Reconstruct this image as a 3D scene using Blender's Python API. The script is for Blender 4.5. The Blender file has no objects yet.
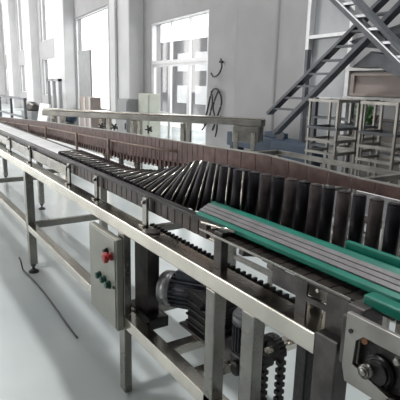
import bpy, bmesh, math, random
from mathutils import Vector, Matrix
random.seed(7)
C = bpy.context.scene.collection
PI = math.pi
R = math.radians

# ------------------------------------------------------------------ materials
def mat(name, col, rough=.5, metal=0., noise=0., scale=8., bump=0., bscale=60., spec=.5, stretch=(1, 1, 1), rvar=0., col2=None, alpha=None):
    m = bpy.data.materials.new(name); m.use_nodes = True
    nt = m.node_tree; b = nt.nodes['Principled BSDF']
    b.inputs['Base Color'].default_value = (*col, 1)
    b.inputs['Roughness'].default_value = rough
    b.inputs['Metallic'].default_value = metal
    b.inputs['Specular IOR Level'].default_value = spec
    tc = nt.nodes.new('ShaderNodeTexCoord'); mp = nt.nodes.new('ShaderNodeMapping')
    mp.inputs['Scale'].default_value = stretch
    nt.links.new(tc.outputs['Object'], mp.inputs['Vector'])
    n = nt.nodes.new('ShaderNodeTexNoise'); n.inputs['Scale'].default_value = scale; n.inputs['Detail'].default_value = 4
    nt.links.new(mp.outputs['Vector'], n.inputs['Vector'])
    if noise or col2:
        r = nt.nodes.new('ShaderNodeValToRGB')
        c2 = col2 or tuple(min(1, c * (1 + noise)) for c in col)
        c1 = col if col2 else tuple(c * (1 - noise) for c in col)
        r.color_ramp.elements[0].position = .35; r.color_ramp.elements[1].position = .65
        r.color_ramp.elements[0].color = (*c1, 1); r.color_ramp.elements[1].color = (*c2, 1)
        nt.links.new(n.outputs['Fac'], r.inputs['Fac']); nt.links.new(r.outputs['Color'], b.inputs['Base Color'])
    if rvar:
        mr = nt.nodes.new('ShaderNodeMapRange')
        mr.inputs['To Min'].default_value = max(.03, rough - rvar); mr.inputs['To Max'].default_value = rough + rvar
        nt.links.new(n.outputs['Fac'], mr.inputs['Value']); nt.links.new(mr.outputs['Result'], b.inputs['Roughness'])
    if bump:
        n2 = nt.nodes.new('ShaderNodeTexNoise'); n2.inputs['Scale'].default_value = bscale
        nt.links.new(mp.outputs['Vector'], n2.inputs['Vector'])
        bp = nt.nodes.new('ShaderNodeBump'); bp.inputs['Strength'].default_value = bump; bp.inputs['Distance'].default_value = .01
        nt.links.new(n2.outputs['Fac'], bp.inputs['Height']); nt.links.new(bp.outputs['Normal'], b.inputs['Normal'])
    return m

STEEL = mat('brushed_stainless', (.27, .26, .24), .27, 1, .18, 5, .08, 90, rvar=.1)
STEEL_B = mat('polished_stainless', (.66, .62, .55), .2, 1, .15, 4, .05, 60, rvar=.08)
STEEL_D = mat('dull_dark_steel', (.10, .092, .09), .42, .8, .3, 12, .1, 70, rvar=.1)
STEEL_P = mat('satin_plate_steel', (.30, .29, .27), .38, .85, .2, 9, .05, 50, rvar=.1)
GREASE = mat('greasy_black_steel', (.018, .016, .016), .38, .3, .4, 30, .2, 120)
BROWN = mat('red_brown_chain_plate', (.155, .092, .08), .45, .25, .25, 22, .1, 80)
BROWN_L = mat('tan_support_post', (.36, .26, .21), .5, .3, .2, 14)
BROWN_R = mat('brown_roller_sleeve', (.055, .042, .042), .5, .0, .25, 30, spec=.18)
RUBBER = mat('black_roller_rubber', (.008, .007, .010), .45, 0, .3, 20, spec=.16)
TEAL = mat('teal_wear_plastic', (.012, .21, .15), .3, 0, .12, 12, spec=.5)
GREYR = mat('grey_rubbed_strip', (.21, .20, .205), .5, 0, .15, 15)
GREYD = mat('dark_groove_strip', (.05, .035, .038), .5, 0, .1, 15)
BELT = mat('white_bed_and_bright_strips', (.86, .86, .86), .3, 0, .08, 6)
SLAT = mat('dark_brown_slat', (.05, .037, .033), .35, .5, .35, 16, .1, 60)
WALLM = mat('painted_plaster_wall', (.34, .335, .34), .75, 0, .05, 2, .05, 30)
COLM = mat('white_painted_column', (.60, .60, .60), .7, 0, .04, 2, .04, 30)
CEIL = mat('ceiling_paint', (.55, .55, .55), .8, 0, .05, 1)
FRAME = mat('aluminium_frame', (.62, .62, .63), .4, .3, .05, 8)
FRAME_D = mat('dark_window_frame', (.16, .165, .175), .45, .3, .1, 8)
BLUEG = mat('blue_grey_truss_paint', (.095, .102, .115), .45, .2, .2, 9)
SILVER = mat('silver_tray_edge', (.55, .56, .58), .35, .7, .1, 9)
BLUE = mat('dark_blue_machine_paint', (.022, .042, .075), .45, 0, .2, 6)
CABG = mat('grey_cabinet_paint', (.25, .255, .26), .5, 0, .06, 5)
CABY = mat('pale_green_cabinet_paint', (.42, .44, .38), .5, 0, .06, 5)
BOXM = mat('control_box_steel', (.33, .33, .29), .42, .45, .1, 4, .03, 60)
RED = mat('red_knob_plastic', (.42, .03, .03), .35)
GREENB = mat('dark_green_button', (.02, .10, .07), .35)
BLACK = mat('black_plastic', (.015, .015, .016), .4)
CABLE = mat('black_cable_rubber', (.02, .02, .022), .55)
MOTOR = mat('grey_blue_motor_paint', (.07, .075, .09), .42, .2, .15, 18)
MOTOR_L = mat('bare_aluminium_casting', (.42, .42, .43), .38, .7, .1, 20)
BEIGE = mat('beige_shutter', (.36, .30, .275), .7, 0, .08, 4)
LEDGE = mat('pale_ledge', (.60, .59, .57), .6, 0, .05, 5)
LOWER = mat('grey_brown_dado', (.15, .13, .118), .7, 0, .12, 4)
WHITE = mat('white_card', (.75, .75, .74), .6, 0, .04, 6)
OUTG = mat('outside_render', (.17, .17, .175), .8, 0, .08, 2)
OUTW = mat('outside_pale_panel', (.85, .86, .87), .5, 0, .02, 2)
LEAF = mat('green_leaf', (.05, .13, .04), .5, 0, .4, 30)
ORANGE = mat('rusty_bolt', (.28, .12, .06), .5, .4, .2, 30)

def floor_mat():
    m = bpy.data.materials.new('grey_epoxy_floor'); m.use_nodes = True
    nt = m.node_tree; b = nt.nodes['Principled BSDF']
    tc = nt.nodes.new('ShaderNodeTexCoord')
    n = nt.nodes.new('ShaderNodeTexNoise'); n.inputs['Scale'].default_value = .9; n.inputs['Detail'].default_value = 5
    nt.links.new(tc.outputs['Object'], n.inputs['Vector'])
    r = nt.nodes.new('ShaderNodeValToRGB')
    r.color_ramp.elements[0].position = .3; r.color_ramp.elements[1].position = .7
    r.color_ramp.elements[0].color = (.52, .58, .585, 1); r.color_ramp.elements[1].color = (.66, .70, .69, 1)
    nt.links.new(n.outputs['Fac'], r.inputs['Fac']); nt.links.new(r.outputs['Color'], b.inputs['Base Color'])
    mr = nt.nodes.new('ShaderNodeMapRange'); mr.inputs['To Min'].default_value = .16; mr.inputs['To Max'].default_value = .3
    nt.links.new(n.outputs['Fac'], mr.inputs['Value']); nt.links.new(mr.outputs['Result'], b.inputs['Roughness'])
    b.inputs['Specular IOR Level'].default_value = .6
    return m
FLOORM = floor_mat()

def glass_mat():
    m = bpy.data.materials.new('window_glass'); m.use_nodes = True
    nt = m.node_tree; nt.nodes.clear()
    o = nt.nodes.new('ShaderNodeOutputMaterial'); mx = nt.nodes.new('ShaderNodeMixShader')
    t = nt.nodes.new('ShaderNodeBsdfTransparent'); t.inputs['Color'].default_value = (.93, .94, .95, 1)
    g = nt.nodes.new('ShaderNodeBsdfGlossy'); g.inputs['Roughness'].default_value = .04
    mx.inputs['Fac'].default_value = .10
    nt.links.new(t.outputs[0], mx.inputs[1]); nt.links.new(g.outputs[0], mx.inputs[2]); nt.links.new(mx.outputs[0], o.inputs[0])
    return m
GLASS = glass_mat()
FROST = mat('grey_dusty_pane', (.30, .315, .33), .22, 0, .2, 1.2, spec=.6)

# ------------------------------------------------------------------ mesh helpers
class MB:
    def __init__(s): s.bm = bmesh.new()
    def box(s, x0, x1, y0, y1, z0, z1):
        v = [s.bm.verts.new(p) for p in ((x0,y0,z0),(x1,y0,z0),(x1,y1,z0),(x0,y1,z0),(x0,y0,z1),(x1,y0,z1),(x1,y1,z1),(x0,y1,z1))]
        for f in ((3,2,1,0),(4,5,6,7),(0,1,5,4),(1,2,6,5),(2,3,7,6),(3,0,4,7)): s.bm.faces.new([v[i] for i in f])
        return s
    def bar(s, a, b, w, h, up=(0, 0, 1)):
        a = Vector(a); b = Vector(b); d = (b - a).normalized(); up = Vector(up)
        if abs(d.dot(up)) > .98: up = Vector((0, 1, 0))
        sd = d.cross(up).normalized(); u = sd.cross(d).normalized()
        v = [s.bm.verts.new(p + sd * (w/2) * i + u * (h/2) * j) for p in (a, b) for i, j in ((-1,-1),(1,-1),(1,1),(-1,1))]
        for f in ((3,2,1,0),(4,5,6,7),(0,1,5,4),(1,2,6,5),(2,3,7,6),(3,0,4,7)): s.bm.faces.new([v[i] for i in f])
        return s
    def cyl(s, a, b, r, n=16, r2=None, smooth=True):
        a = Vector(a); b = Vector(b); d = (b - a).normalized()
        t = Vector((0, 0, 1)) if abs(d.z) < .9 else Vector((1, 0, 0))
        u = d.cross(t).normalized(); w = d.cross(u).normalized(); r2 = r if r2 is None else r2
        A = [s.bm.verts.new(a + (u*math.cos(k*2*PI/n) + w*math.sin(k*2*PI/n))*r) for k in range(n)]
        B = [s.bm.verts.new(b + (u*math.cos(k*2*PI/n) + w*math.sin(k*2*PI/n))*r2) for k in range(n)]
        for k in range(n):
            f = s.bm.faces.new((A[k], A[(k+1) % n], B[(k+1) % n], B[k])); f.smooth = smooth
        s.bm.faces.new(A[::-1]); s.bm.faces.new(B)
        return s
    def lathe(s, a, d, prof, n=24):          # prof: (distance along axis, radius)
        a = Vector(a); d = Vector(d).normalized()
        for (t0, r0), (t1, r1) in zip(prof, prof[1:]):
            if abs(t1 - t0) < 1e-6: t1 += 1e-4
            s.cyl(a + d*t0, a + d*t1, max(r0, 1e-4), n, max(r1, 1e-4))
        return s
    def prism(s, pts, off):                  # polygon pushed along off
        off = Vector(off)
        A = [s.bm.verts.new(p) for p in pts]; B = [s.bm.verts.new(Vector(p) + off) for p in pts]
        s.bm.faces.new(A); s.bm.faces.new(B[::-1])
        n = len(A)
        for k in range(n): s.bm.faces.new((A[k], B[k], B[(k+1) % n], A[(k+1) % n]))
        return s
    def tube(s, pts, r, n=8):
        pts = [Vector(p) for p in pts]; rings = []
        for i, p in enumerate(pts):
            d = (pts[min(i+1, len(pts)-1)] - pts[max(i-1, 0)]).normalized()
            t = Vector((0, 0, 1)) if abs(d.z) < .9 else Vector((1, 0, 0))
            u = d.cross(t).normalized(); w = d.cross(u).normalized()
            rings.append([s.bm.verts.new(p + (u*math.cos(k*2*PI/n) + w*math.sin(k*2*PI/n))*r) for k in range(n)])
        for A, B in zip(rings, rings[1:]):
            for k in range(n):
                f = s.bm.faces.new((A[k], A[(k+1) % n], B[(k+1) % n], B[k])); f.smooth = True
        s.bm.faces.new(rings[0][::-1]); s.bm.faces.new(rings[-1])
        return s
    def build(s, name, m, parent=None, bevel=0.):
        bmesh.ops.recalc_face_normals(s.bm, faces=s.bm.faces)
        me = bpy.data.meshes.new(name); 
        o = bpy.data.objects.new(name, me); C.objects.link(o)
        if parent is not None:
            o.parent = parent; off = world_of(parent)
            bmesh.ops.translate(s.bm, verts=s.bm.verts, vec=-off)
        s.bm.to_mesh(me); s.bm.free(); me.materials.append(m)
        if bevel:
            b = o.modifiers.new('bevel', 'BEVEL'); b.width = bevel; b.segments = 2; b.limit_method = 'ANGLE'; b.angle_limit = R(50)
        return o

def world_of(o):
    v = Vector((0, 0, 0))
    while o is not None: v = v + Vector(o.location); o = o.parent
    return v
def thing(name, label, cat, loc=(0, 0, 0), group=None):
    o = bpy.data.objects.new(name, None); C.objects.link(o); o.location = loc
    o['label'] = label; o['category'] = cat
    if group: o['group'] = group
    return o
def tag(o, label, cat, group=None):
    o['label'] = label; o['category'] = cat
    if group: o['group'] = group
    return o
def struct(o): o['kind'] = 'structure'; return o
def copy_tree(o, parent=None):
    c = o.copy(); C.objects.link(c)
    if parent is not None: c.parent = parent
    for ch in list(kids[o.name]): copy_tree(ch, c)
    return c
class _K(dict):
    def __missing__(s, k): return [x for x in bpy.data.objects if x.parent and x.parent.name == k]
kids = _K()
def smooth_curve(pts, n=8):
    pts = [Vector(p) for p in pts]; out = []
    P = [pts[0]] + pts + [pts[-1]]
    for i in range(1, len(P) - 2):
        for k in range(n):
            t = k / n
            out.append(.5*((2*P[i]) + (-P[i-1]+P[i+1])*t + (2*P[i-1]-5*P[i]+4*P[i+1]-P[i+2])*t*t + (-P[i-1]+3*P[i]-3*P[i+1]+P[i+2])*t**3))
    out.append(pts[-1]); return out

# ------------------------------------------------------------------ the hall
YW = lambda x: 4.812 - .08575 * (x + 6.17)       # face line of the long back wall
ZC = 8.2
m = MB(); m.box(-46, 6, -9, 9, -.12, 0); struct(m.build('floor', FLOORM))
m = MB(); m.box(-46, 6, -9, 9, ZC, ZC + .2); struct(m.build('ceiling', CEIL))

def wall_piece(mb, x0, x1, z0, z1, th=.25, off=0.):
    mb.prism([(x0, YW(x0)+off, z0), (x1, YW(x1)+off, z0), (x1, YW(x1)+off, z1), (x0, YW(x0)+off, z1)], (0, th, 0))
# openings (x0, x1, z0, z1)
openings = [(-35.6, -33.0, .9, 2.4), (-35.6, -33.0, 3.2, 6.4), (-29.0, -26.4, .95, 2.4), (-29.0, -26.4, 3.15, 6.4), (-22.4, -19.55, .95, 2.48), (-22.4, -19.55, 3.22, 6.6),
            (-16.55, -12.95, .75, 3.58), (-9.9, -7.3, 0, 2.79), (-4.62, -3.88, .9, 2.9), ]
xs = sorted({-46, 6} | {o[0] for o in openings} | {o[1] for o in openings})
mb = MB()
for a, b in zip(xs, xs[1:]):
    zs = sorted((o[2], o[3]) for o in openings if o[0] <= a and o[1] >= b)
    z = 0
    for lo, hi in zs:
        if lo > z: wall_piece(mb, a, b, z, lo)
        z = hi
    wall_piece(mb, a, b, z, ZC)
struct(mb.build('wall_back', WALLM))
# side and end walls with broad openings for daylight
mb = MB(); 
for x0, x1, z0, z1 in ((-46, 6, 6.8, ZC), (-46, 6, 0, .9)): mb.box(x0, x1, -9, -8.8, z0, z1)
for x in range(-46, 6, 6): mb.box(x, x + 1.6, -9, -8.8, .9, 6.8)
mb.box(-14.4, 6, -9, -8.8, 3.9, 6.8); mb.box(-4.4, 6, -9, -8.8, .9, 3.9)  # unseen openings closed here to dim the right part of the hall
struct(mb.build('wall_front', WALLM))
mb = MB(); mb.box(-46, -45.8, -8.8, 8, 0, .8); mb.box(-46, -45.8, -8.8, 8, 6.6, ZC)
for y in (-8.8, -3.2, 2.4): mb.box(-46, -45.8, y, y + 1.0, .8, 6.6)
struct(mb.build('wall_left', WALLM))
mb = MB(); mb.box(5.8, 6, -8.8, 4, 0, ZC); struct(mb.build('wall_right', WALLM))

# columns on the back wall
k = 1
for i, xr in enumerate((-36.2, -29.7, -23.1, -16.6, -10.35, -5.3)):
    d = .36 if i < 5 else .03
    w = 1.12 if i < 5 else .95
    y = YW(xr)
    mb = MB(); mb.box(xr - w, xr, y - d, y + .1, 0, ZC)
    if i < 5:   # haunch that carries the roof beam
        mb.prism([(xr - w, y - d, 4.6 + .6), (xr - w, y - d, ZC - .01), (xr - w - 2.2, y - d, ZC - .01)], (0, .35, 0))
    struct(mb.build('trim_%d' % k, COLM if i < 5 else WALLM, bevel=.03)); k += 1

# window joinery
def window(n, x0, x1, z0, z1, nv, nh, fm, pane=GLASS, t=.06):
    o = MB()
    yy = lambda x: YW(x) + .08
    def b(xa, za, xb, zb): o.bar((xa, yy(xa), za), (xb, yy(xb), zb), .06, t, (0, 0, 1) if za == zb else (1, 0, 0))
    for i in range(nv + 1): x = x0 + (x1 - x0) * i / nv; b(x, z0, x, z1)
    for i in range(nh + 1): z = z0 + (z1 - z0) * i / nh; b(x0, z, x1, z)
    w = struct(o.build('window_%d' % n, fm))
    g = MB(); g.prism([(x0, yy(x0), z0), (x1, yy(x1), z0), (x1, yy(x1), z1), (x0, yy(x0), z1)], (0, .01, 0))
    g.build('pane', pane, w)
    return w
wn = 1
for o in openings[:6]:
    window(wn, *o, 2, 1, FRAME); wn += 1
window(wn, *openings[6], 1, 1, FRAME); wn += 1

# glazed double door with transom
x0, x1 = -9.9, -7.3
d = MB()
yy = lambda x: YW(x) + .06
for x in (x0, x1): d.bar((x, yy(x), 0), (x, yy(x), 2.79), .1, .09, (1, 0, 0))
for z in (1.97, 2.79): d.bar((x0, yy(x0), z), (x1, yy(x1), z), .1, .07)
for x in (-8.95, -8.1): d.bar((x, yy(x), 1.97), (x, yy(x), 2.79), .06, .035, (1, 0, 0))
dr = struct(d.build('door_1', FRAME))
for a, b in ((-9.86, -9.02), (-8.98, -8.14), (-8.10, -7.34)):
    l = MB()
    for x in (a, b): l.bar((x, yy(x), .02), (x, yy(x), 1.94), .05, .06, (1, 0, 0))
    for z in (.06, .9, 1.91): l.bar((a, yy(a), z), (b, yy(b), z), .05, .06)
    leaf = l.build('door_leaf', FRAME, dr)
    g = MB(); g.prism([(a, yy(a), .05), (b, yy(b), .05), (b, yy(b), 1.92), (a, yy(a), 1.92)], (0, .01, 0)); g.build('pane', GLASS, leaf)
g = MB(); g.prism([(x0, yy(x0), 1.98), (x1, yy(x1), 1.98), (x1, yy(x1), 2.78), (x0, yy(x0), 2.78)], (0, .01, 0)); g.build('transom_pane', GLASS, dr)

# glazed screen at the right with dusty panes
w = MB()
xa, xb = -4.62, -3.88
for x in (xa, xb): w.bar((x, YW(x) - .02, .0 if x == xa else .9), (x, YW(x) - .02, 3.6), .09, .055, (1, 0, 0))
for z in (1.38, 2.13, 3.0): w.bar((xa, YW(xa) - .02, z), (xb, YW(xb) - .02, z), .08, .04)
wo = struct(w.build('window_%d' % wn, FRAME)); wn += 1
def pn(x0, x1, z0, z1, mt, nm):
    g = MB(); g.prism([(x0, YW(x0) + .02, z0), (x1, YW(x1) + .02, z0), (x1, YW(x1) + .02, z1), (x0, YW(x0) + .02, z1)], (0, .01, 0)); g.build(nm, mt, wo)
pn(xa, -4.10, .9, 2.9, FROST, 'pane'); pn(-4.10, xb, 1.34, 2.9, FROST, 'pane'); pn(-4.10, xb, .9, 1.08, FROST, 'pane'); pn(-4.10, xb, 1.08, 1.34, GLASS, 'clear_pane')
# shuttered window and pale ledges beside it
mb = MB()
for x in (-3.80, -2.3): mb.bar((x, YW(x) - .03, 1.44), (x, YW(x) - .03, 1.68), .05, .05, (1, 0, 0))
for z in (1.45, 1.67): mb.bar((-3.80, YW(-3.8) - .03, z), (-2.3, YW(-2.3) - .03, z), .05, .03)
wo = struct(mb.build('window_%d' % wn, BEIGE)); wn += 1
mb = MB(); wall_piece(mb, -3.8, -2.3, 1.45, 1.67, .01, -.02); mb.build('shutter', BEIGE, wo)
mb = MB(); wall_piece(mb, -3.9, 6, 1.71, 1.75, .08, -.07); struct(mb.build('trim_%d' % k, LEDGE)); k += 1
mb = MB(); wall_piece(mb, -3.9, 6, 1.385, 1.425, .1, -.09); struct(mb.build('trim_%d' % k, LEDGE)); k += 1
mb = MB(); wall_piece(mb, -3.86, 6, 0, 1.2, .03, -.028); struct(mb.build('trim_%d' % k, LOWER)); k += 1
mb = MB(); wall_piece(mb, -46, -10, 0, .12, .02, -.018); struct(mb.build('baseboard_back', CABG))

# outside
t = thing('outbuilding', 'grey rendered building with small white windows seen through the glazed door', 'building', (-16, 12, 0))
m = MB(); m.box(-24, -6.5, 12, 16, 0, 3.55); m.build('wall', OUTG, t)
for zz in (.7, 2.15):
    for x in (-20.3, -18.7, -16.6): 
        m = MB(); m.box(x, x + 1.15, 11.93, 12, zz, zz + .8); m.build('window', OUTW, t)
m = MB(); m.box(-60, 10, 9, 45, -.3, -.12); o = m.build('floor', OUTW); o.name = 'yard'; o['kind'] = 'structure'

# ------------------------------------------------------------------ the twisting roller conveyor
cv = thing('twist_conveyor', 'long stainless roller conveyor whose black rollers twist upright beside a green guide', 'conveyor', (-2, 1.2, 0))
LX = (-7.75, -5.75, -3.78, -2.0)
YN0, YN1 = .865, .925      # near leg row
YF0, YF1 = 1.47, 1.53      # far leg row
m = MB(); m.box(-9.5, -.765, YN0, .945, .832, .892); m.build('near_beam', STEEL_B, cv, .004)
m = MB(); m.box(-9.5, -.2, YF0, YF1 + .02, .832, .892); m.build('far_beam', STEEL_B, cv, .004)
def leg(x, y0, y1, w=.06, mt=STEEL, top=.832, foot=True):
    m = MB(); m.box(x - w/2, x + w/2, y0, y1, .075 if foot else .0, top)
    l = m.build('leg', mt, cv, .004)
    if foot:
        yc = (y0 + y1) / 2
        m = MB(); m.cyl((x, yc, .012), (x, yc, .10), .011, 12).lathe((x, yc, 0), (0, 0, 1), [(0, .04), (.012, .04), (.03, .016)], 20).cyl((x, yc, .055), (x, yc, .073), .022, 6, smooth=False)
        m.build('adjustable_foot', STEEL_D, l)
    return l
for x in LX[:-1]: leg(x, YN0, YN1); leg(x, YF0, YF1)
leg(-1.978, .866, .905, .062, foot=False); leg(LX[-1], YF0, YF1)
leg(-1.235, YN0, YN1 - .01, .055); leg(-1.035, YN0 + .003, YN0 + .045, .062)
leg(-.728, .8655, .92, .072, STEEL_D, .90); leg(-.825, .885, .93, .04, GREASE)
for x in (-.9, -.3): leg(x, YF0, YF1)
for x in LX:
    m = MB(); m.box(x - .02, x + .02, YN1, YF0, .37, .42); m.build('crossbar', STEEL, cv, .003)
    m = MB(); m.box(x - .02, x + .02, YN1 + .02, YF0, .80, .832); m.build('crossbar', STEEL, cv, .003)
for x in (-1.62, -1.40, -.9):
    m = MB(); m.box(x - .03, x + .03, YN1, YF0, .37, .41); m.build('crossbar', STEEL_B, cv, .003)
xs_ = list(LX) + [-.735]
for a, b in zip(xs_, xs_[1:]):
    m = MB(); m.box(a + .03, b - .03, YN0, YN1, .36, .42 if b > -1 else .41); m.build('stretcher', STEEL_B, cv, .003)
m = MB(); m.box(-9.5, -.3, YF0 + .005, YF1 - .005, .37, .41); m.build('stretcher', STEEL, cv, .003)
# dark inner post with clamp foot near the motor
m = MB(); m.box(-2.035, -1.90, .965, 1.03, .42, .83); m.build('inner_post', STEEL_D, cv, .003)
m = MB(); m.box(-2.09, -1.84, .945, 1.05, .37, .425); m.cyl((-1.84, .945, .40), (-1.84, .925, .40), .015); m.build('clamp_foot', GREASE, cv, .004)

# rollers: flat at the left, rolling up to upright at the right
TH = [(-9, 0), (-2.45, 0), (-2.16, 11), (-1.86, 34), (-1.70, 57), (-1.55, 74), (-1.46, 83), (-1.3, 88), (0, 90)]
YB = [(-9, .992), (-1.9, .992), (-1.7, 1.01), (-1.5, 1.045), (-1.3, 1.075), (-1.1, 1.115), (0, 1.12)]
def interp(T, x):
    for (a, u), (b, v) in zip(T, T[1:]):
        if a <= x <= b: return u + (v - u) * (x - a) / (b - a)
def roller(x, r, mt, ln=.2, rod=0):
    ln = min(ln, max(.165, .165 + (x + 2.4) * .1))
    th = R(interp(TH, x)); a = Vector((x, interp(YB, x), 1.008)); d = Vector((0, math.cos(th), math.sin(th)))
    m = MB(); m.lathe(a, d, [(0, r*.92), (.004, r), (ln - .004, r), (ln, r*.9)], 24)
    o = m.build('roller', mt, cv)
    m = MB(); m.cyl(a - d*.006, a + d*(ln + .003), .008, 8); m.build('axle', STEEL_D, o)
    if rod:
        th = R(interp(TH, x + rod/2)); n = Vector((0, -math.sin(th), math.cos(th)))
        a = Vector((x + rod/2, interp(YB, x + rod/2), 1.008)) + n*r*.86; d = Vector((0, math.cos(th), math.sin(th)))
        m = MB(); m.cyl(a, a + d*ln, .0036, 8); m.build('glint_rod', STEEL_B, cv)  # thin bright rods added to stand for highlights between the rollers
x = -3.28
while x < -1.30: roller(x, .0335, RUBBER, .2, .08); x += .08
for i in range(18):
    x = -1.297 + .052 * i + max(0, i - 6) * .006
    roller(x, .0195 if i > 4 else .0215, RUBBER if i % 2 == 0 else BROWN_R, .2)
# white sliding bed before the rollers, with two side rails
m = MB(); m.box(-9.5, -3.32, .985, 1.17, .99, 1.012)
m.build('slide_bed', BELT, cv, .003)
m = MB(); m.box(-9.5, -2.4, 1.172, 1.188, .975, 1.016); m.build('far_side_rail', SLAT, cv, .002)
# near side frame: dark chain cover along the rollers and its bright lower flange
m = MB()
x = -9.5
while x < -1.42:
    m.box(x, x + .052, .945, .962, .955, 1.016); x += .058
m.box(-9.5, -1.40, .95, .975, .96, 1.008)
m.build('chain_cover', SLAT, cv, .001)
m = MB(); m.box(-9.5, -1.30, .938, .958, 1.016, 1.030); m.build('cover_edge_strip', GREASE, cv, .002)
m = MB(); m.box(-9.5, -1.30, .968, .980, 1.016, 1.026); m.build('cover_edge_strip', STEEL_D, cv, .002)
m = MB(); m.box(-9.5, -1.9, 1.33, 1.455, .925, .935); m.build('glare_strip', BELT, cv, .002)  # white strip standing in for a bright window reflection below the guard
m = MB(); m.box(-9.5, -2.95, .93, .936, .925, .995)
m.build('side_plate', STEEL, cv, .001)
m = MB(); m.box(-2.40, -1.36, 1.0, 1.10, .925, .935); m.build('drip_tray', STEEL_B, cv, .001)
for x in (-5.2, -4.5, -3.8, -2.87, -2.415, -1.835):
    m = MB(); m.box(x - .02, x + .02, .918, .93, .892, 1.02); m.box(x - .02, x + .02, .90, .93, .892, .90)
    m.cyl((x, .918, 1.0), (x, .905, 1.0), .009, 8); m.build('bracket', STEEL, cv, .002)
m = MB(); m.box(-1.28, -1.235, .905, .935, .892, 1.025); m.build('bracket', STEEL_D, cv, .003)
m = MB(); m.cyl((-1.36, .905, 1.032), (-1.19, .925, 1.038), .0045, 12); m.build('clamp_rod', STEEL_B, cv)
# round mounting pad on beam top
m = MB(); m.cyl((-1.73, .905, .892), (-1.73, .905, .90), .033, 24); m.build('mounting_pad', STEEL_D, cv)

# teal guide with grey ribs
def strip(name, mt, x0, x1, prof, par=cv, bevel=.001):
    m = MB(); m.prism([(x0, y, z) for y, z in prof], (x1 - x0, 0, 0)); return m.build(name, mt, par, bevel)
gd = strip('guide_rail', TEAL, -1.46, -.15, [(.945, 1.022), (1.035, 1.056), (1.035, 1.072), (1.022, 1.074), (.945, 1.036)])
n = 3
for i in range(n):
    f0 = .20 + i * .20; f1 = f0 + .175
    q = lambda f, h: (.945 + .077*f - .38*h, 1.036 + .038*f + h)
    strip('grey_rib', GREYR, -1.46, -.15, [q(f0, -.002), q(f1, -.002), q(f1, .004), q(f0, .004)], gd, .0015)
strip('groove_backing', GREYD, -1.455, -.155, [q(.2, -.002), q(.775, -.002), q(.775, .0015), q(.2, .0015)], gd, 0)
strip('upper_guide_rail', TEAL, -.85, -.15, [(1.052, 1.035), (1.068, 1.035), (1.068, 1.088), (1.052, 1.088)], cv, .004)

# slat chain beside the guide
x = -1.34
while x < -.2:
    m = MB(); m.box(x, x + .043, .905, 1.04, 1.0, 1.008)
    m.build('slat', SLAT, cv, .0015); x += .048
m = MB(); m.box(-1.36, -.69, .896, .901, 1.004, 1.012); m.build('edge_rail', STEEL, cv, .001)
m = MB(); m.box(-.975, -.875, .90, .906, .945, .998); m.build('chassis_plate', STEEL_D, cv, .001)
mb = MB(); Z = [(.86, .90), (.90, .945), (.945, .962), (.962, .99), (.99, 1.0)]
mb.box(-.765, -.695, .899, .905, .86, 1.0); mb.box(-.875, -.765, .899, .905, .997, 1.0); mb.box(-.875, -.835, .899, .905, .85, .997)
mb.box(-.835, -.765, .899, .905, .944, .960); mb.box(-.835, -.765, .899, .905, .85, .885)
mb.build('chassis_plate', STEEL_D, cv)
m = MB(); m.box(-.86, -.745, .93, .935, .95, 1.0); m.build('inner_plate', BOXM, cv, .001)
m = MB(); m.box(-.86, -.808, .932, .936, .87, .948); m.build('inner_plate', STEEL_B, cv, .001)
m = MB(); m.box(-.803, -.745, .932, .936, .87, .948); m.build('inner_plate', STEEL_B, cv, .001)
m = MB(); m.cyl((-.795, .899, .992), (-.795, .893, .992), .005, 8); m.build('bolt', STEEL_B, cv)
# support arms that hang under the slat chain
for xx in (-1.16, -1.02):
    m = MB(); m.bar((xx, .93, .985), (xx + .06, 1.3, .93), .03, .035); m.build('support_arm', STEEL_D, cv, .002)
m = MB(); m.box(-1.16, -1.10, 1.02, 1.06, .93, .985); m.build('bearing_block', LOWER, cv, .004)

# toothed return chain
m = MB(); x = -1.86
while x < -.72:
    m.box(x, x + .026, .955, .975, .868, .880); m.box(x + .006, x + .016, .955, .975, .878, .893); x += .03
m.box(-1.86, -.72, .96, .97, .866, .876)
m.build('return_chain', GREASE, cv)

# brown guard along the far side
def ztop(x):
    T = [(-9.5, .95), (-6.8, 1.04), (-4.5, 1.14), (-2.8, 1.196), (-2.0, 1.216), (-1.5, 1.232), (-1.0, 1.215), (0, 1.212)]
    for (a, u), (b, v) in zip(T, T[1:]):
        if a <= x <= b: return u + (v - u) * (x - a) / (b - a)
def zbot(x):
    T = [(-9.5, .80), (-6.9, .90), (-4.56, .992), (-2.8, 1.028), (-1.9, 1.09), (-1.4, 1.14), (-1.1, 1.176), (0, 1.172)]
    for (a, u), (b, v) in zip(T, T[1:]):
        if a <= x <= b: return u + (v - u) * (x - a) / (b - a)
gp = MB(); x = -9.4; i = 0
while x < -.25:
    w = .05 if x < -2.0 else .10
    a, b = x, x + w - .005
    gp.prism([(a, 1.30, zbot(a)), (b, 1.30, zbot(b)), (b, 1.30, ztop(b)), (a, 1.30, ztop(a))], (0, .004, 0))
    if x < -1.6:
        i += 1
        for f in ((0,) if w < .08 else (0, .5)):   # paired link pins along the lower edge
            xx = a + w * f + .012
            gp.box(xx, xx + .018, 1.292, 1.302, zbot(xx) - .008, zbot(xx) + .03)
    x += w
a = -9.4
guard = gp.build('guard_band', BROWN, cv)
gp = MB(); pts = [(-9.4 + .3*i) for i in range(31)]
gp.tube([(p, 1.288, zbot(p) + (ztop(p) - zbot(p))*.62) for p in pts if p < -2.2], .006, 8)
gp.build('guard_rod', BROWN_L, guard)
gp = MB(); pts = [-9.4 + .1*i for i in range(92)]
for p, q2 in zip(pts, pts[1:]):
    gp.bar((p, 1.297, ztop(p) + .002), (q2, 1.297, ztop(q2) + .002), .014, .005)
gp.build('guard_top_edge', STEEL_P, guard)
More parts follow.
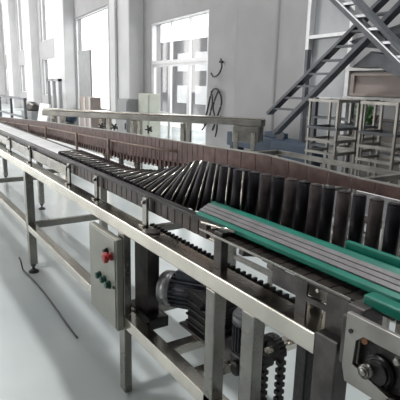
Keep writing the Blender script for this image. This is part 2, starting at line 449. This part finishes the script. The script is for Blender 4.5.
for x in (-8.0, -7.3, -6.32, -5.90, -5.27, -4.62, -3.75, -3.1):
    m = MB(); m.box(x - .014, x + .014, 1.272, 1.286, .90, zbot(x) + (ztop(x)-zbot(x))*.68); m.build('guard_post', BROWN_L, cv, .002)
    m = MB(); m.bar((x, 1.28, .905), (x, 1.47, .88), .03, .02); m.build('guard_foot', STEEL_D, cv)
for x in (-3.24, -2.98, -2.73, -2.42):
    m = MB(); m.box(x - .02, x + .02, 1.31, 1.33, .892, zbot(x) + .03); m.build('guard_post', STEEL_D, cv, .002)

m = MB(); m.box(-1.04, -.3, 1.318, 1.328, 1.09, 1.168); m.build('bright_gap_strip', BELT, cv, .002)  # added white strip, stands in for bright floor seen between the rollers
# drive end plate, cut away around the drive shaft
P = lambda pts: [(a, .80, b) for a, b in pts]
ep = MB()
outer = [(-.622, 1.031), (-.30, 1.031), (-.30, .992), (-.487, .992), (-.575, .992), (-.592, .975), (-.595, .918), (-.542, .903), (-.475, .885), (-.30, .84), (-.30, .79), (-.523, .868), (-.612, .868), (-.622, .90)]
ep.prism(P(outer), (0, .012, 0))
pl_ = ep.build('end_plate', STEEL_P, cv, .0015)
m = MB(); m.cyl((-.607, .80, .992), (-.607, .797, .992), .005, 12); m.build('bolt_hole', BLACK, pl_)
m = MB(); m.box(-.60, -.30, .822, .832, .86, 1.0); m.build('drive_cover', GREASE, pl_, .003)
m = MB(); m.lathe((-.54, .822, .925), (0, -1, 0), [(0, .036), (.010, .036), (.012, .028), (.018, .026)], 36)
sp = m.build('sprocket', GREASE, pl_)
m = MB(); m.lathe((-.558, .822, .922), (0, -1, 0), [(0, .015), (.032, .015), (.035, .011), (.037, .004)], 24)
m.build('shaft_end', STEEL, sp)
for x, z in ((-.491, .991 - .012), (-.497, .912 - .03), (-.40, .90)):
    m = MB(); m.lathe((x, .824, z), (0, -1, 0), [(0, .011), (.026, .011), (.030, .006)], 6); m.build('bolt', STEEL, pl_)
m = MB(); m.cyl((-.578, .822, .980), (-.578, .808, .980), .008, 12); m.build('bolt', ORANGE, pl_)
m = MB(); m.box(-.645, -.60, .83, .895, 1.0, 1.035); m.build('mounting_block', STEEL_D, pl_, .003)
m = MB(); m.box(-.68, -.62, .86, .93, .86, .985); m.build('mounting_block', STEEL_D, pl_, .003)
strip('lower_guide_rail', TEAL, -.63, -.15, [(.86, 1.03), (.895, 1.03), (.895, 1.055), (.86, 1.055)], cv, .004)

# ------------------------------------------------------------------ control box on the leg
cb = thing('control_box', 'grey steel control box with a red knob and green buttons fixed beside a conveyor leg', 'control box', (-2.1, .84, .35))
m = MB(); m.prism([(-2.29, .83, .35), (-1.945, .83, .35), (-1.945, .83, .808), (-2.29, .83, .808)], (0, .034, 0)); m.build('body', BOXM, cb, .004)

m = MB(); m.prism([(-2.28, .825, .36), (-1.955, .825, .36), (-1.955, .825, .80), (-2.28, .825, .80)], (0, .006, 0)); door = m.build('door', BOXM, cb, .003)
m = MB(); m.cyl((-1.965, .825, .57), (-1.965, .82, .57), .008, 12); m.build('door_lock', BLACK, door)
m = MB(); m.lathe((-2.04, .825, .728), (0, -1, 0), [(0, .017), (.008, .017), (.01, .012), (.02, .012)])
m.build('switch', BLACK, cb)
m = MB(); m.lathe((-1.99, .825, .716), (0, -1, 0), [(0, .02), (.008, .02), (.01, .014), (.022, .014), (.024, .026), (.036, .026), (.042, .016)])
o = m.build('emergency_knob', RED, cb); o['label'] = 'red mushroom knob'
for x, z in ((-2.14, .572), (-2.08, .570), (-2.02, .565)):
    m = MB(); m.lathe((x, .825, z), (0, -1, 0), [(0, .021), (.008, .021), (.01, .016), (.022, .016), (.024, .012)]); o = m.build('push_button', GREENB, cb); o['label'] = 'dark green push button'

# ------------------------------------------------------------------ gear motors under the conveyor
def motor(root, c, d, r, L, capm, fins=22):
    c = Vector(c); d = Vector(d).normalized(); a = c - d*(L/2)
    m = MB(); m.lathe(a + d*.055, d, [(0, r*.86), (L - .055, r*.86)], 28)
    t = Vector((0, 0, 1)); u = d.cross(t).normalized(); w = u.cross(d).normalized()
    for k in range(fins):
        q = k*2*PI/fins; v = u*math.cos(q) + w*math.sin(q)
        m.bar(a + d*.07 + v*r*.93, a + d*(L - .03) + v*r*.93, .005, r*.2, v)
    m.build('motor_body', MOTOR, root)
    m = MB(); m.lathe(a, d, [(0, r*.45), (.004, r*.85), (.02, r*1.0), (.062, r*1.02), (.066, r*.9)], 32); o = m.build('fan_cover', capm, root)
    g = MB()
    for k in range(8):
        q = k*PI/4; v = u*math.cos(q) + w*math.sin(q); g.bar(a + v*r*.2 - d*.001, a + v*r*.75 + d*.002, .006, .004, d)
    g.build('fan_grille', BLACK, o)
    m = MB(); m.bar(c + w*r*1.0 - d*.045, c + w*r*1.0 + d*.055, .08, .05, w); m.build('terminal_box', MOTOR, root, .006)
    m = MB(); e = c + d*(L/2); m.lathe(e, d, [(-.02, r*1.05), (0, r*1.08), (.012, r*1.08), (.014, r*.8), (.03, r*.8)], 28); m.build('flange', GREASE, root)
    return e + d*.03
g1 = thing('gear_motor', 'dark finned gear motor with pale round fan cover, right of the control box', 'motor', (-1.65, 1.15, .411))
e = motor(g1, (-1.79, 1.12, .555), (.8, .6, .0), .083, .27, MOTOR_L)
m = MB(); m.box(-1.72, -1.55, 1.08, 1.24, .425, .60)
for k in range(4): m.box(-1.728, -1.542, 1.072, 1.248, .44 + .035*k, .452 + .035*k)
gb = m.build('gearbox', GREASE, g1, .012)
m = MB(); m.lathe((-1.60, 1.14, .56), (0, -1, 0), [(0, .055), (.02, .055), (.022, .045), (.03, .045)], 28).cyl((-1.60, 1.11, .56), (-1.60, 1.06, .56), .014)
m.build('output_flange', GREASE, gb)
m = MB(); m.box(-1.76, -1.38, 1.06, 1.30, .411, .425); m.build('mounting_plate', STEEL_D, g1, .003)

g2 = thing('gear_motor', 'grey capped gear motor standing behind the middle conveyor legs, beside the black chain wheel', 'motor', (-1.33, 1.12, .412))
m = MB(); m.lathe((-1.33, 1.12, .475), (0, 0, 1), [(0, .055), (.13, .055)], 28)
for k in range(24):
    q = k*2*PI/24; m.bar((-1.33 + .058*math.cos(q), 1.12 + .058*math.sin(q), .49), (-1.33 + .058*math.cos(q), 1.12 + .058*math.sin(q), .595), .004, .012, (math.cos(q), math.sin(q), 0))
m.build('motor_body', MOTOR, g2)
m = MB(); m.lathe((-1.33, 1.12, .60), (0, 0, 1), [(0, .064), (.035, .064), (.052, .05), (.056, .02)], 32); o = m.build('fan_cover', mat('grey_motor_cap', (.17, .175, .19), .4, .3), g2)
m = MB(); m.box(-1.37, -1.25, 1.06, 1.2, .426, .48); m.lathe((-1.30, 1.06, .44), (0, -1, 0), [(0, .03), (.03, .03)]); m.build('gearbox', GREASE, g2, .01)

cw = thing('chain_wheel', 'black toothed chain wheel with its hanging drive chain between the conveyor legs', 'chain drive', (-1.19, 1.18, .0))
m = MB(); m.lathe((-1.19, 1.12, .555), (0, 1, 0), [(0, .036), (.016, .036)], 28)
for k in range(14):
    q = k*2*PI/14; m.bar((-1.19 + .034*math.cos(q), 1.128, .555 + .034*math.sin(q)), (-1.19 + .046*math.cos(q), 1.128, .555 + .046*math.sin(q)), .010, .012, (0, 1, 0))
m.build('sprocket', GREASE, cw)
m = MB(); m.cyl((-1.19, 1.095, .555), (-1.19, 1.25, .555), .012, 16); m.build('shaft', STEEL_B, cw)
m = MB()
loop = [(-1.19 + .045*math.cos(q*PI/10), .555 + .045*math.sin(q*PI/10)) for q in range(0, 11)] + [(-1.235, z*.03 + .07) for z in range(15, 0, -1)] + [(-1.19 - .045*math.cos(q*PI/10), .075 - .045*math.sin(q*PI/10)) for q in range(0, 11)] + [(-1.145, z*.03 + .07) for z in range(1, 16)]
for (a, b), (c, d) in zip(loop, loop[1:] + loop[:1]):
    if abs(a - c) + abs(b - d) < 1e-5: continue
    m.bar((a, 1.128, b), (c, 1.128, d), .02, .012, (0, 1, 0)); m.box(a - .011, a + .011, 1.112, 1.144, b - .008, b + .008)
m.build('drive_chain', GREASE, cw)
m = MB(); m.box(-1.25, -1.13, 1.10, 1.16, .03, .08); m.lathe((-1.19, 1.10, .07), (0, 1, 0), [(0, .05), (.06, .05)], 24); m.box(-1.27, -1.11, 1.07, 1.19, 0, .03); m.build('lower_wheel', GREASE, cw)
rt = MB(); rt.cyl((-1.28, 1.30, .56), (-.80, 1.30, .56), .022, 20); o = rt.build('idler_tube', STEEL_B, cv)

# thin cable on the floor
pts = smooth_curve([(-3.80, .828, .008), (-3.62, .84, .008), (-3.31, .85, .008), (-2.98, .845, .008), (-2.78, .84, .008), (-2.58, .84, .008)], 10)
m = MB(); m.tube(pts, .006); m.tube(smooth_curve([(-3.80, .828, .008), (-3.84, .822, .02), (-3.87, .82, .07), (-3.93, .82, .09)], 6), .006)
tag(m.build('power_cable', CABLE), 'thin black cable lying on the grey floor from the far conveyor foot', 'cable')

# ------------------------------------------------------------------ stainless conveyor frame behind
Q0 = Vector((-7.25, 2.02, 0)); Q1 = Vector((-4.62, 3.93, 0)); qd = (Q1 - Q0).normalized(); qn = Vector((-qd.y, qd.x, 0))
bc = thing('frame_conveyor', 'silver stainless conveyor frame standing behind the brown guard, ending in a square housing', 'conveyor', tuple(Q1))
up = Vector((0, 0, 1)); L_ = (Q1 - Q0).length
def qp(s, n=0, z=0): return Q0 + qd*s + qn*n + up*z
m = MB(); m.bar(qp(-.05, 0, 1.06), qp(L_, 0, 1.065), .05, .075); m.build('front_beam', STEEL_P, bc, .006)
m = MB(); m.bar(qp(-.05, .2, 1.06), qp(L_, .2, 1.06), .05, .09); m.build('rear_beam', STEEL_P, bc, .006)
m = MB(); m.bar(qp(-.05, .1, 1.112), qp(L_, .1, 1.112), .2, .018); m.build('top_plate', STEEL_B, bc, .004)
for s in (.15, .95, 1.45, 2.2):
    for n in (0, .2):
        m = MB(); m.bar(qp(s, n, 0), qp(s, n, 1.02), .06, .06, qd); m.build('leg', STEEL_B, bc, .004)
m = MB(); m.bar(qp(L_ - .36, -.01, .92), qp(L_ - .02, -.01, .92), .06, .20); m.build('end_housing', STEEL_P, bc, .01)
for s in (L_ - .30, L_ - .08):
    m = MB(); m.bar(qp(s, -.05, 0), qp(s, -.05, .95), .05, .05, qd); m.build('leg', STEEL_B, bc, .004)
m = MB(); m.bar(qp(L_ - .36, .2, .92), qp(L_ - .02, .2, .92), .06, .20); m.build('end_housing', STEEL_P, bc, .01)
# hand wheels below that frame
for i, s in enumerate((1.02, 1.22, 1.75)):
    lab = ('small dark hand wheel under the silver frame, the left one of three', 'small dark hand wheel under the silver frame, the middle one of three', 'dark star hand wheel under the silver frame beside a horizontal rod')[i]
    c = qp(s, -.09, .92)
    t = thing('hand_wheel', lab, 'hand wheel', tuple(c), 'hand wheels under the silver frame')
    m = MB(); m.lathe(c, -qn, [(0, .025), (.03, .025)], 16)
    for k in range(5):
        q = k*2*PI/5 + i; m.bar(c - qn*.02, c - qn*.02 + (qd*math.cos(q) + up*math.sin(q))*.055, .018, .018, qn)
    m.build('star_grip', BLACK, t)
    m = MB(); m.cyl(c, c + qn*.055, .012, 12); m.build('spindle', BLACK, t)

# ------------------------------------------------------------------ inclined ladder trusses
def ladder(name, label, a0, a1, b0, b1, y, dy, n, mr, mrg, sz=.05, edge=None):
    t = thing(name, label, 'ladder truss', (a0[0], y, 0))
    A0 = Vector((a0[0], y, a0[1])); A1 = Vector((a1[0], y, a1[1])); B0 = Vector((b0[0], y, b0[1])); B1 = Vector((b1[0], y, b1[1]))
    m = MB(); m.bar(A0, A1, dy, sz, (0, 0, 1)); m.build('rail', mr, t, .003)
    m = MB(); m.bar(B0, B1, dy, sz*1.25, (0, 0, 1)); o = m.build('rail', mr, t, .003)
    if edge:
        dd = (B1 - B0).normalized(); u = Vector((0, 1, 0)).cross(dd).normalized()
        if u.z < 0: u = -u
        m = MB(); m.bar(B0 + u*sz*.7, B1 + u*sz*.7, dy*1.05, .012, (0, 0, 1)); m.build('rail_edge', edge, o)
    for i in range(n):
        f = (i + .5) / n
        p = A0.lerp(A1, f); s = (p.z - B0.z) / (B1.z - B0.z); q = B0.lerp(B1, min(1, max(0, s)))
        m = MB(); m.bar(p, q, dy*.8, .022, (0, 0, 1)); m.build('rung', mrg, t)
    return t
ladder('ladder_truss', 'long blue-grey ladder truss climbing to the right behind the silver frame', (-4.56, 1.19), (-2.6, 2.66), (-4.42, .965), (-2.45, 2.60), 4.0, .10, 11, BLUEG, BLUEG, .036)
ladder('ladder_truss', 'shorter ladder truss with bright edges descending to the right in front of the other truss', (-3.5, 2.66), (-2.1, 1.47), (-3.7, 2.62), (-2.1, 1.39), 3.6, .10, 10, BLUEG, SILVER, .035, SILVER)
t = thing('truss_platform', 'dark blue-grey landing plate where the two ladder trusses cross', 'platform', (-3.3, 4.1, 0))
m = MB(); m.prism([(-3.48, 4.07, 1.98), (-2.6, 4.07, 2.16), (-2.6, 4.07, 2.08), (-3.36, 4.07, 1.92)], (0, .3, 0)); m.build('upper_beam', BLUEG, t)
m = MB(); m.prism([(-3.42, 4.07, 1.72), (-3.2, 4.07, 1.87), (-2.6, 4.07, 1.72), (-2.6, 4.07, 1.52), (-3.1, 4.07, 1.72)], (0, .3, 0)); m.build('gusset', BLUEG, t)
for xx in (-2.65,):
    m = MB(); m.box(xx - .03, xx + .03, 4.3, 4.36, 0, 1.60); m.build('post', BLUEG, t)
# tall pole in front of the wall
m = MB(); m.box(-4.33, -4.28, 4.3, 4.36, 0, 1.95); m.box(-4.40, -4.22, 4.24, 4.42, 0, .02)
tag(m.build('steel_post', BLUEG, bevel=.004), 'dark upright steel post in front of the glazed screen', 'post')

# ------------------------------------------------------------------ rack trolleys
def trolley(label, x, y, w=.27, d=.25, h=1.43):
    t = thing('rack_trolley', label, 'trolley', (x + w/2, y + d/2, 0), 'tubular rack trolleys')
    for px_, py_ in ((x, y), (x + w, y), (x - .03, y + d), (x + w - .03, y + d)):
        m = MB(); m.box(px_ - .009, px_ + .009, py_ - .009, py_ + .009, .07, h)
        o = m.build('post', STEEL_P, t, .002)
        m = MB(); m.cyl((px_, py_ - .012, .035), (px_, py_ + .012, .035), .035, 16); m.build('caster', BLACK, o)
    for z in (.35, .78, 1.04, 1.13, 1.22, h - .012):
        m = MB()
        for yy_ in (y, y + d): m.bar((x - .015, yy_, z), (x + w, yy_, z), .02, .02)
        for xx_ in (x, x + w): m.bar((xx_, y, z), (xx_ - .02, y + d, z), .02, .02)
        m.build('shelf_frame', STEEL_P if z != 1.22 else BLUEG, t)
    return t
trolley('tubular steel rack trolley standing leftmost behind the upright rollers', -2.62, 2.7)
trolley('tubular steel rack trolley in the middle of the row under the shuttered window', -2.16, 2.72)
trolley('tubular steel rack trolley at the right edge of the picture', -1.80, 2.70)
trolley('tubular steel rack trolley standing one row farther back, between the leftmost and middle ones', -2.66, 3.08, .24, .16)
t = thing('work_table', 'low steel frame table in front of the rack trolleys, behind the brown guard', 'table', (-2.3, 2.1, 0))
m = MB(); m.box(-2.62, -1.55, 2.0, 2.03, 1.03, 1.06); m.box(-2.62, -1.55, 2.37, 2.40, 1.03, 1.06); m.box(-2.62, -2.59, 2.0, 2.4, 1.03, 1.06); m.box(-1.58, -1.55, 2.0, 2.4, 1.03, 1.06); m.build('top_frame', STEEL_P, t)
for x, y in ((-2.6, 2.015), (-1.57, 2.015), (-2.6, 2.385), (-1.57, 2.385), (-2.1, 2.385)):
    m = MB(); m.box(x - .015, x + .015, y - .015, y + .015, 0, 1.03); m.build('leg', STEEL_P, t)
m = MB(); m.box(-2.6, -1.57, 2.0, 2.03, .3, .33); m.box(-2.6, -1.57, 2.37, 2.4, .3, .33); m.build('stretcher', STEEL_P, t)
# machinery behind the racks
t = thing('stacked_frame', 'dark blue steel frame with shelves standing behind the rack trolleys', 'frame', (-2.7, 3.6, 0))
for x in (-3.35, -2.92, -2.2, -1.7):
    m = MB(); m.box(x - .02, x + .02, 3.5, 3.54, 0, 1.42); m.build('post', BLUEG, t)
for z in (.98, 1.24, 1.40):
    m = MB(); m.box(-3.35, -1.5, 3.40, 3.54, z - .008, z + .008); m.build('shelf', BLUEG, t)
m = MB(); random.seed(3)
for i in range(90):
    c = Vector((-2.62 + random.uniform(-.07, .07), 3.34 + random.uniform(-.04, .02), 1.30 + random.uniform(-.08, .07)))
    d = Vector((random.uniform(-1, 1), random.uniform(-.4, .4), random.uniform(-1, 1))).normalized(); u = d.cross(Vector((0, 1, 0))).normalized()
    m.prism([c - d*.035, c + u*.014, c + d*.035, c - u*.014], (0, .002, 0))
pt = thing('leafy_plant', 'small green plant on the dark blue frame behind the rack trolleys', 'plant', (-2.62, 3.45, 1.249))
m.build('foliage', LEAF, pt); m = MB(); m.lathe((-2.62, 3.45, 1.249), (0, 0, 1), [(0, .03), (.05, .045)], 16); m.build('pot', BROWN_L, pt)

# blue machine behind the guard
t = thing('blue_machine', 'long dark blue machine standing low by the wall behind the guard', 'machine', (-5.2, 4.45, 0))
m = MB(); m.box(-5.9, -4.45, 4.35, 4.6, .64, .84); m.build('bed', BLUE, t, .01)
for x in (-5.8, -5.2, -4.55):
    m = MB(); m.box(x - .04, x + .04, 4.37, 4.58, 0, .64); m.build('leg', BLUE, t)
m = MB(); m.box(-5.1, -4.75, 4.4, 4.52, .84, .91); m.build('turret', BLUE, t, .005); m = MB(); m.box(-5.62, -5.35, 4.40, 4.56, .84, .93); m.build('head', BLUE, t, .005)
m = MB(); m.lathe((-4.75, 4.4, .875), (0, -1, 0), [(0, .07), (.03, .07)], 24); m.build('hand_wheel', BLUEG, t)
t = thing('blue_machine', 'short dark blue machine end just right of the silver frame housing', 'machine', (-3.75, 3.7, 0))
m = MB(); m.box(-4.05, -3.45, 3.6, 3.8, .74, .93); m.build('bed', BLUE, t, .01)
for x in (-4.0, -3.5): MB().box(x - .03, x + .03, 3.62, 3.78, 0, .74).build('leg', BLUE, t)

# cables on the wall and a hook
def wall_pt(x, z, o=.04): return (x, YW(x) - o, z)
m = MB()
m.tube(smooth_curve([wall_pt(-7.30, .80), wall_pt(-7.20, 1.1), wall_pt(-7.05, 1.42), wall_pt(-6.85, 1.44), wall_pt(-6.72, 1.25), wall_pt(-6.85, 1.0), wall_pt(-7.0, .75)], 8), .016)
m.tube(smooth_curve([wall_pt(-7.05, 1.42, .06), wall_pt(-7.0, 1.2, .06), wall_pt(-7.15, .9, .06), wall_pt(-7.35, .72, .06)], 8), .014)
m.tube(smooth_curve([wall_pt(-6.80, 1.42, .07), wall_pt(-6.95, 1.15, .07), wall_pt(-6.80, .85, .07), wall_pt(-6.85, .65, .07)], 8), .014)
tag(m.build('hanging_cables', CABLE), 'looped black cables hanging on the grey wall beside the glazed door', 'cable')
m = MB(); m.tube(smooth_curve([wall_pt(-6.78, 1.95, .05), wall_pt(-6.74, 1.82, .05), wall_pt(-6.82, 1.70, .06), wall_pt(-6.98, 1.66, .06), wall_pt(-7.08, 1.72, .06)], 8), .014)
m.cyl(wall_pt(-6.78, 1.90, 0), wall_pt(-6.78, 1.90, .07), .02)
tag(m.build('wall_hook', CABLE), 'curved black hook on the wall above the hanging cables', 'hook')
m = MB(); m.cyl(wall_pt(-11.0, .0, .45), wall_pt(-11.0, ZC, .45), .035, 12)
for z in (1.6, 3.2, 4.8): m.box(-11.06, -10.94, YW(-11) - .46, YW(-11) - .34, z, z + .04)
tag(m.build('wall_pipe', COLM), 'thin white vertical pipe running up beside the wide column left of the glazed door', 'pipe')
# cabinets
t = thing('electrical_cabinet', 'mid grey electrical cabinet standing just left of the pale greenish cabinet', 'cabinet', (-9.8, 4.5, 0))
m = MB(); m.box(-10.1, -9.55, 4.40, 4.72, 0, 1.19); m.build('body', CABG, t, .01)
m = MB(); m.box(-10.07, -9.58, 4.38, 4.40, .06, 1.15); o = m.build('door', CABG, t, .005); MB().box(-9.65, -9.62, 4.36, 4.38, .55, .68).build('handle', BLACK, o)
t = thing('pale_cabinet', 'pale greenish cabinet beside the grey electrical cabinet and the door', 'cabinet', (-9.2, 4.7, 0))
m = MB(); m.box(-9.45, -8.95, 4.60, 4.85, 0, 1.32); m.build('body', CABY, t, .01)
m = MB(); m.box(-9.42, -8.98, 4.585, 4.60, .05, 1.28); m.build('door', CABY, t, .004)

# ------------------------------------------------------------------ far left clutter
t = thing('shelf_frame', 'dark tubular bench frame at the far left behind the guard', 'frame', (-18.5, 4, 0))
for x in (-20.8, -18.8, -16.75):
    MB().box(x - .04, x + .04, 3.96, 4.04, 0, .95).build('post', BLUEG, t)
MB().box(-21, -16.7, 3.95, 4.05, .90, .97).build('top_rail', BLUEG, t); MB().box(-21, -16.7, 3.95, 4.05, .3, .36).build('lower_rail', BLUEG, t)
t = thing('workshop_machine', 'grey workshop machine with rounded head under the far left frame', 'machine', (-18.2, 4.5, 0))
m = MB(); m.box(-18.6, -17.2, 4.3, 4.9, 0, .5); m.build('base', CABG, t, .03)
m = MB(); m.lathe((-18.4, 4.5, .62), (1, 0, 0), [(0, .12), (.3, .2), (.8, .2), (1.0, .1)], 20); m.build('head', STEEL_D, t)
m = MB(); a = Vector((-15.55, 4.0, 0)); m.prism([(-15.6, 4.0, .0), (-14.55, 4.0, .0), (-14.5, 4.15, .86), (-15.5, 4.15, .86)], (0, .06, 0))
m.prism([(-15.6, 4.12, 0), (-15.5, 4.5, 0), (-15.5, 4.2, .7)], (.04, 0, 0)); m.prism([(-14.65, 4.12, 0), (-14.6, 4.5, 0), (-14.6, 4.2, .7)], (.04, 0, 0))
tag(m.build('leaning_panel', WHITE, bevel=.01), 'small white panel leaning upright beside the second white column', 'panel')
t = thing('metal_door_frame', 'pair of tall grey metal frames leaning in the bay left of the big window', 'frame', (-16.5, 5.0, 0))
for x in (-17.2, -16.6, -15.95):
    MB().box(x - .05, x + .05, 4.9, 5.0, 0, 1.62).build('post', CABG, t)
MB().box(-17.25, -15.9, 4.9, 5.0, 1.54, 1.62).build('top_rail', CABG, t)
t = thing('small_pump', 'small dark blue pump on a grey stand behind the guard at the left', 'pump', (-8.35, 2.7, 0))
m = MB(); m.lathe((-8.55, 2.7, .91), (1, .1, 0), [(0, .06), (.05, .09), (.35, .09), (.4, .04)], 20); m.build('body', BLUE, t)
m = MB(); m.box(-8.5, -8.2, 2.62, 2.78, 0, .84); m.build('stand', STEEL_P, t, .01)
t = thing('window_board', 'tall grey board standing inside the big bright window', 'board', (-15.3, 5.4, 0))
m = MB(); m.box(-14.9, -13.9, 5.22, 5.28, 0, 2.45); m.build('board', CABG, t, .01)
t = thing('beige_crate', 'beige wooden crate at the right foot of the big bright window', 'crate', (-13.6, 5.1, 0))
m = MB(); m.box(-13.9, -12.95, 4.85, 5.15, 0, 1.12); m.build('body', BEIGE, t, .01)
for x in (-13.9, -13.45, -13.05): MB().box(x, x + .1, 4.83, 4.85, 0, 1.12).build('batten', LEDGE, t)

# ------------------------------------------------------------------ added lamps out of view that brighten the hall, sky
for i, (x, y) in enumerate(((-20, 1), (-12, 1), (-2.6, 2.5), (-5, -5), (-12, -5), (-28, 1))):
    t = thing('fill_lamp', 'added bell shaped fill lamp out of view', 'lamp', (x, y, 7.2))
    t['label'] = ('added white bell lamp over the far left bay', 'added white bell lamp over the big window bay', 'added white bell lamp over the conveyor', 'added white bell lamp over the near hall floor', 'added white bell lamp over the near left hall floor', 'added white bell lamp over the farthest left bay by the end wall')[i]
    m = MB(); m.lathe((x, y, 7.6), (0, 0, -1), [(0, .05), (.1, .08), (.3, .28), (.34, .3)], 24); m.build('shade', COLM, t)
    MB().cyl((x, y, 7.6), (x, y, ZC), .012, 8).build('cord', CABLE, t)
    ld = bpy.data.lights.new('fill_light', 'AREA'); ld.shape = 'DISK'; ld.size = .5; ld.energy = (330, 70, 165, 30, 50, 420)[i]
    lo = bpy.data.objects.new('fill_light', ld); C.objects.link(lo); lo.location = (x, y, 7.22)
W = bpy.data.worlds.new('sky'); bpy.context.scene.world = W; W.use_nodes = True
bg = W.node_tree.nodes['Background']; bg.inputs['Color'].default_value = (1, .985, .96, 1); bg.inputs['Strength'].default_value = 2.9

# ------------------------------------------------------------------ camera
F = 480.; A = R(33.4); RO = R(1.4); p = math.atan(114 / F)
fw = Vector((-math.cos(A)*math.cos(p), math.sin(A)*math.cos(p), -math.sin(p))); r0 = Vector((math.sin(A), math.cos(A), 0)); u0 = r0.cross(fw)
rr = r0*math.cos(RO) + u0*math.sin(RO); uu = -r0*math.sin(RO) + u0*math.cos(RO)
cd = bpy.data.cameras.new('camera'); cam = bpy.data.objects.new('camera', cd); C.objects.link(cam)
M = Matrix((rr, uu, -fw)).transposed().to_4x4(); M.translation = Vector((0, 0, 1.5)); cam.matrix_world = M
cd.sensor_width = 36; cd.lens = 36 * F / 400; cd.clip_start = .02; cd.clip_end = 200
sc = bpy.context.scene; sc.camera = cam
sc.view_settings.view_transform = 'Standard'; sc.view_settings.look = 'None'; sc.view_settings.gamma = 1; sc.view_settings.exposure = .70
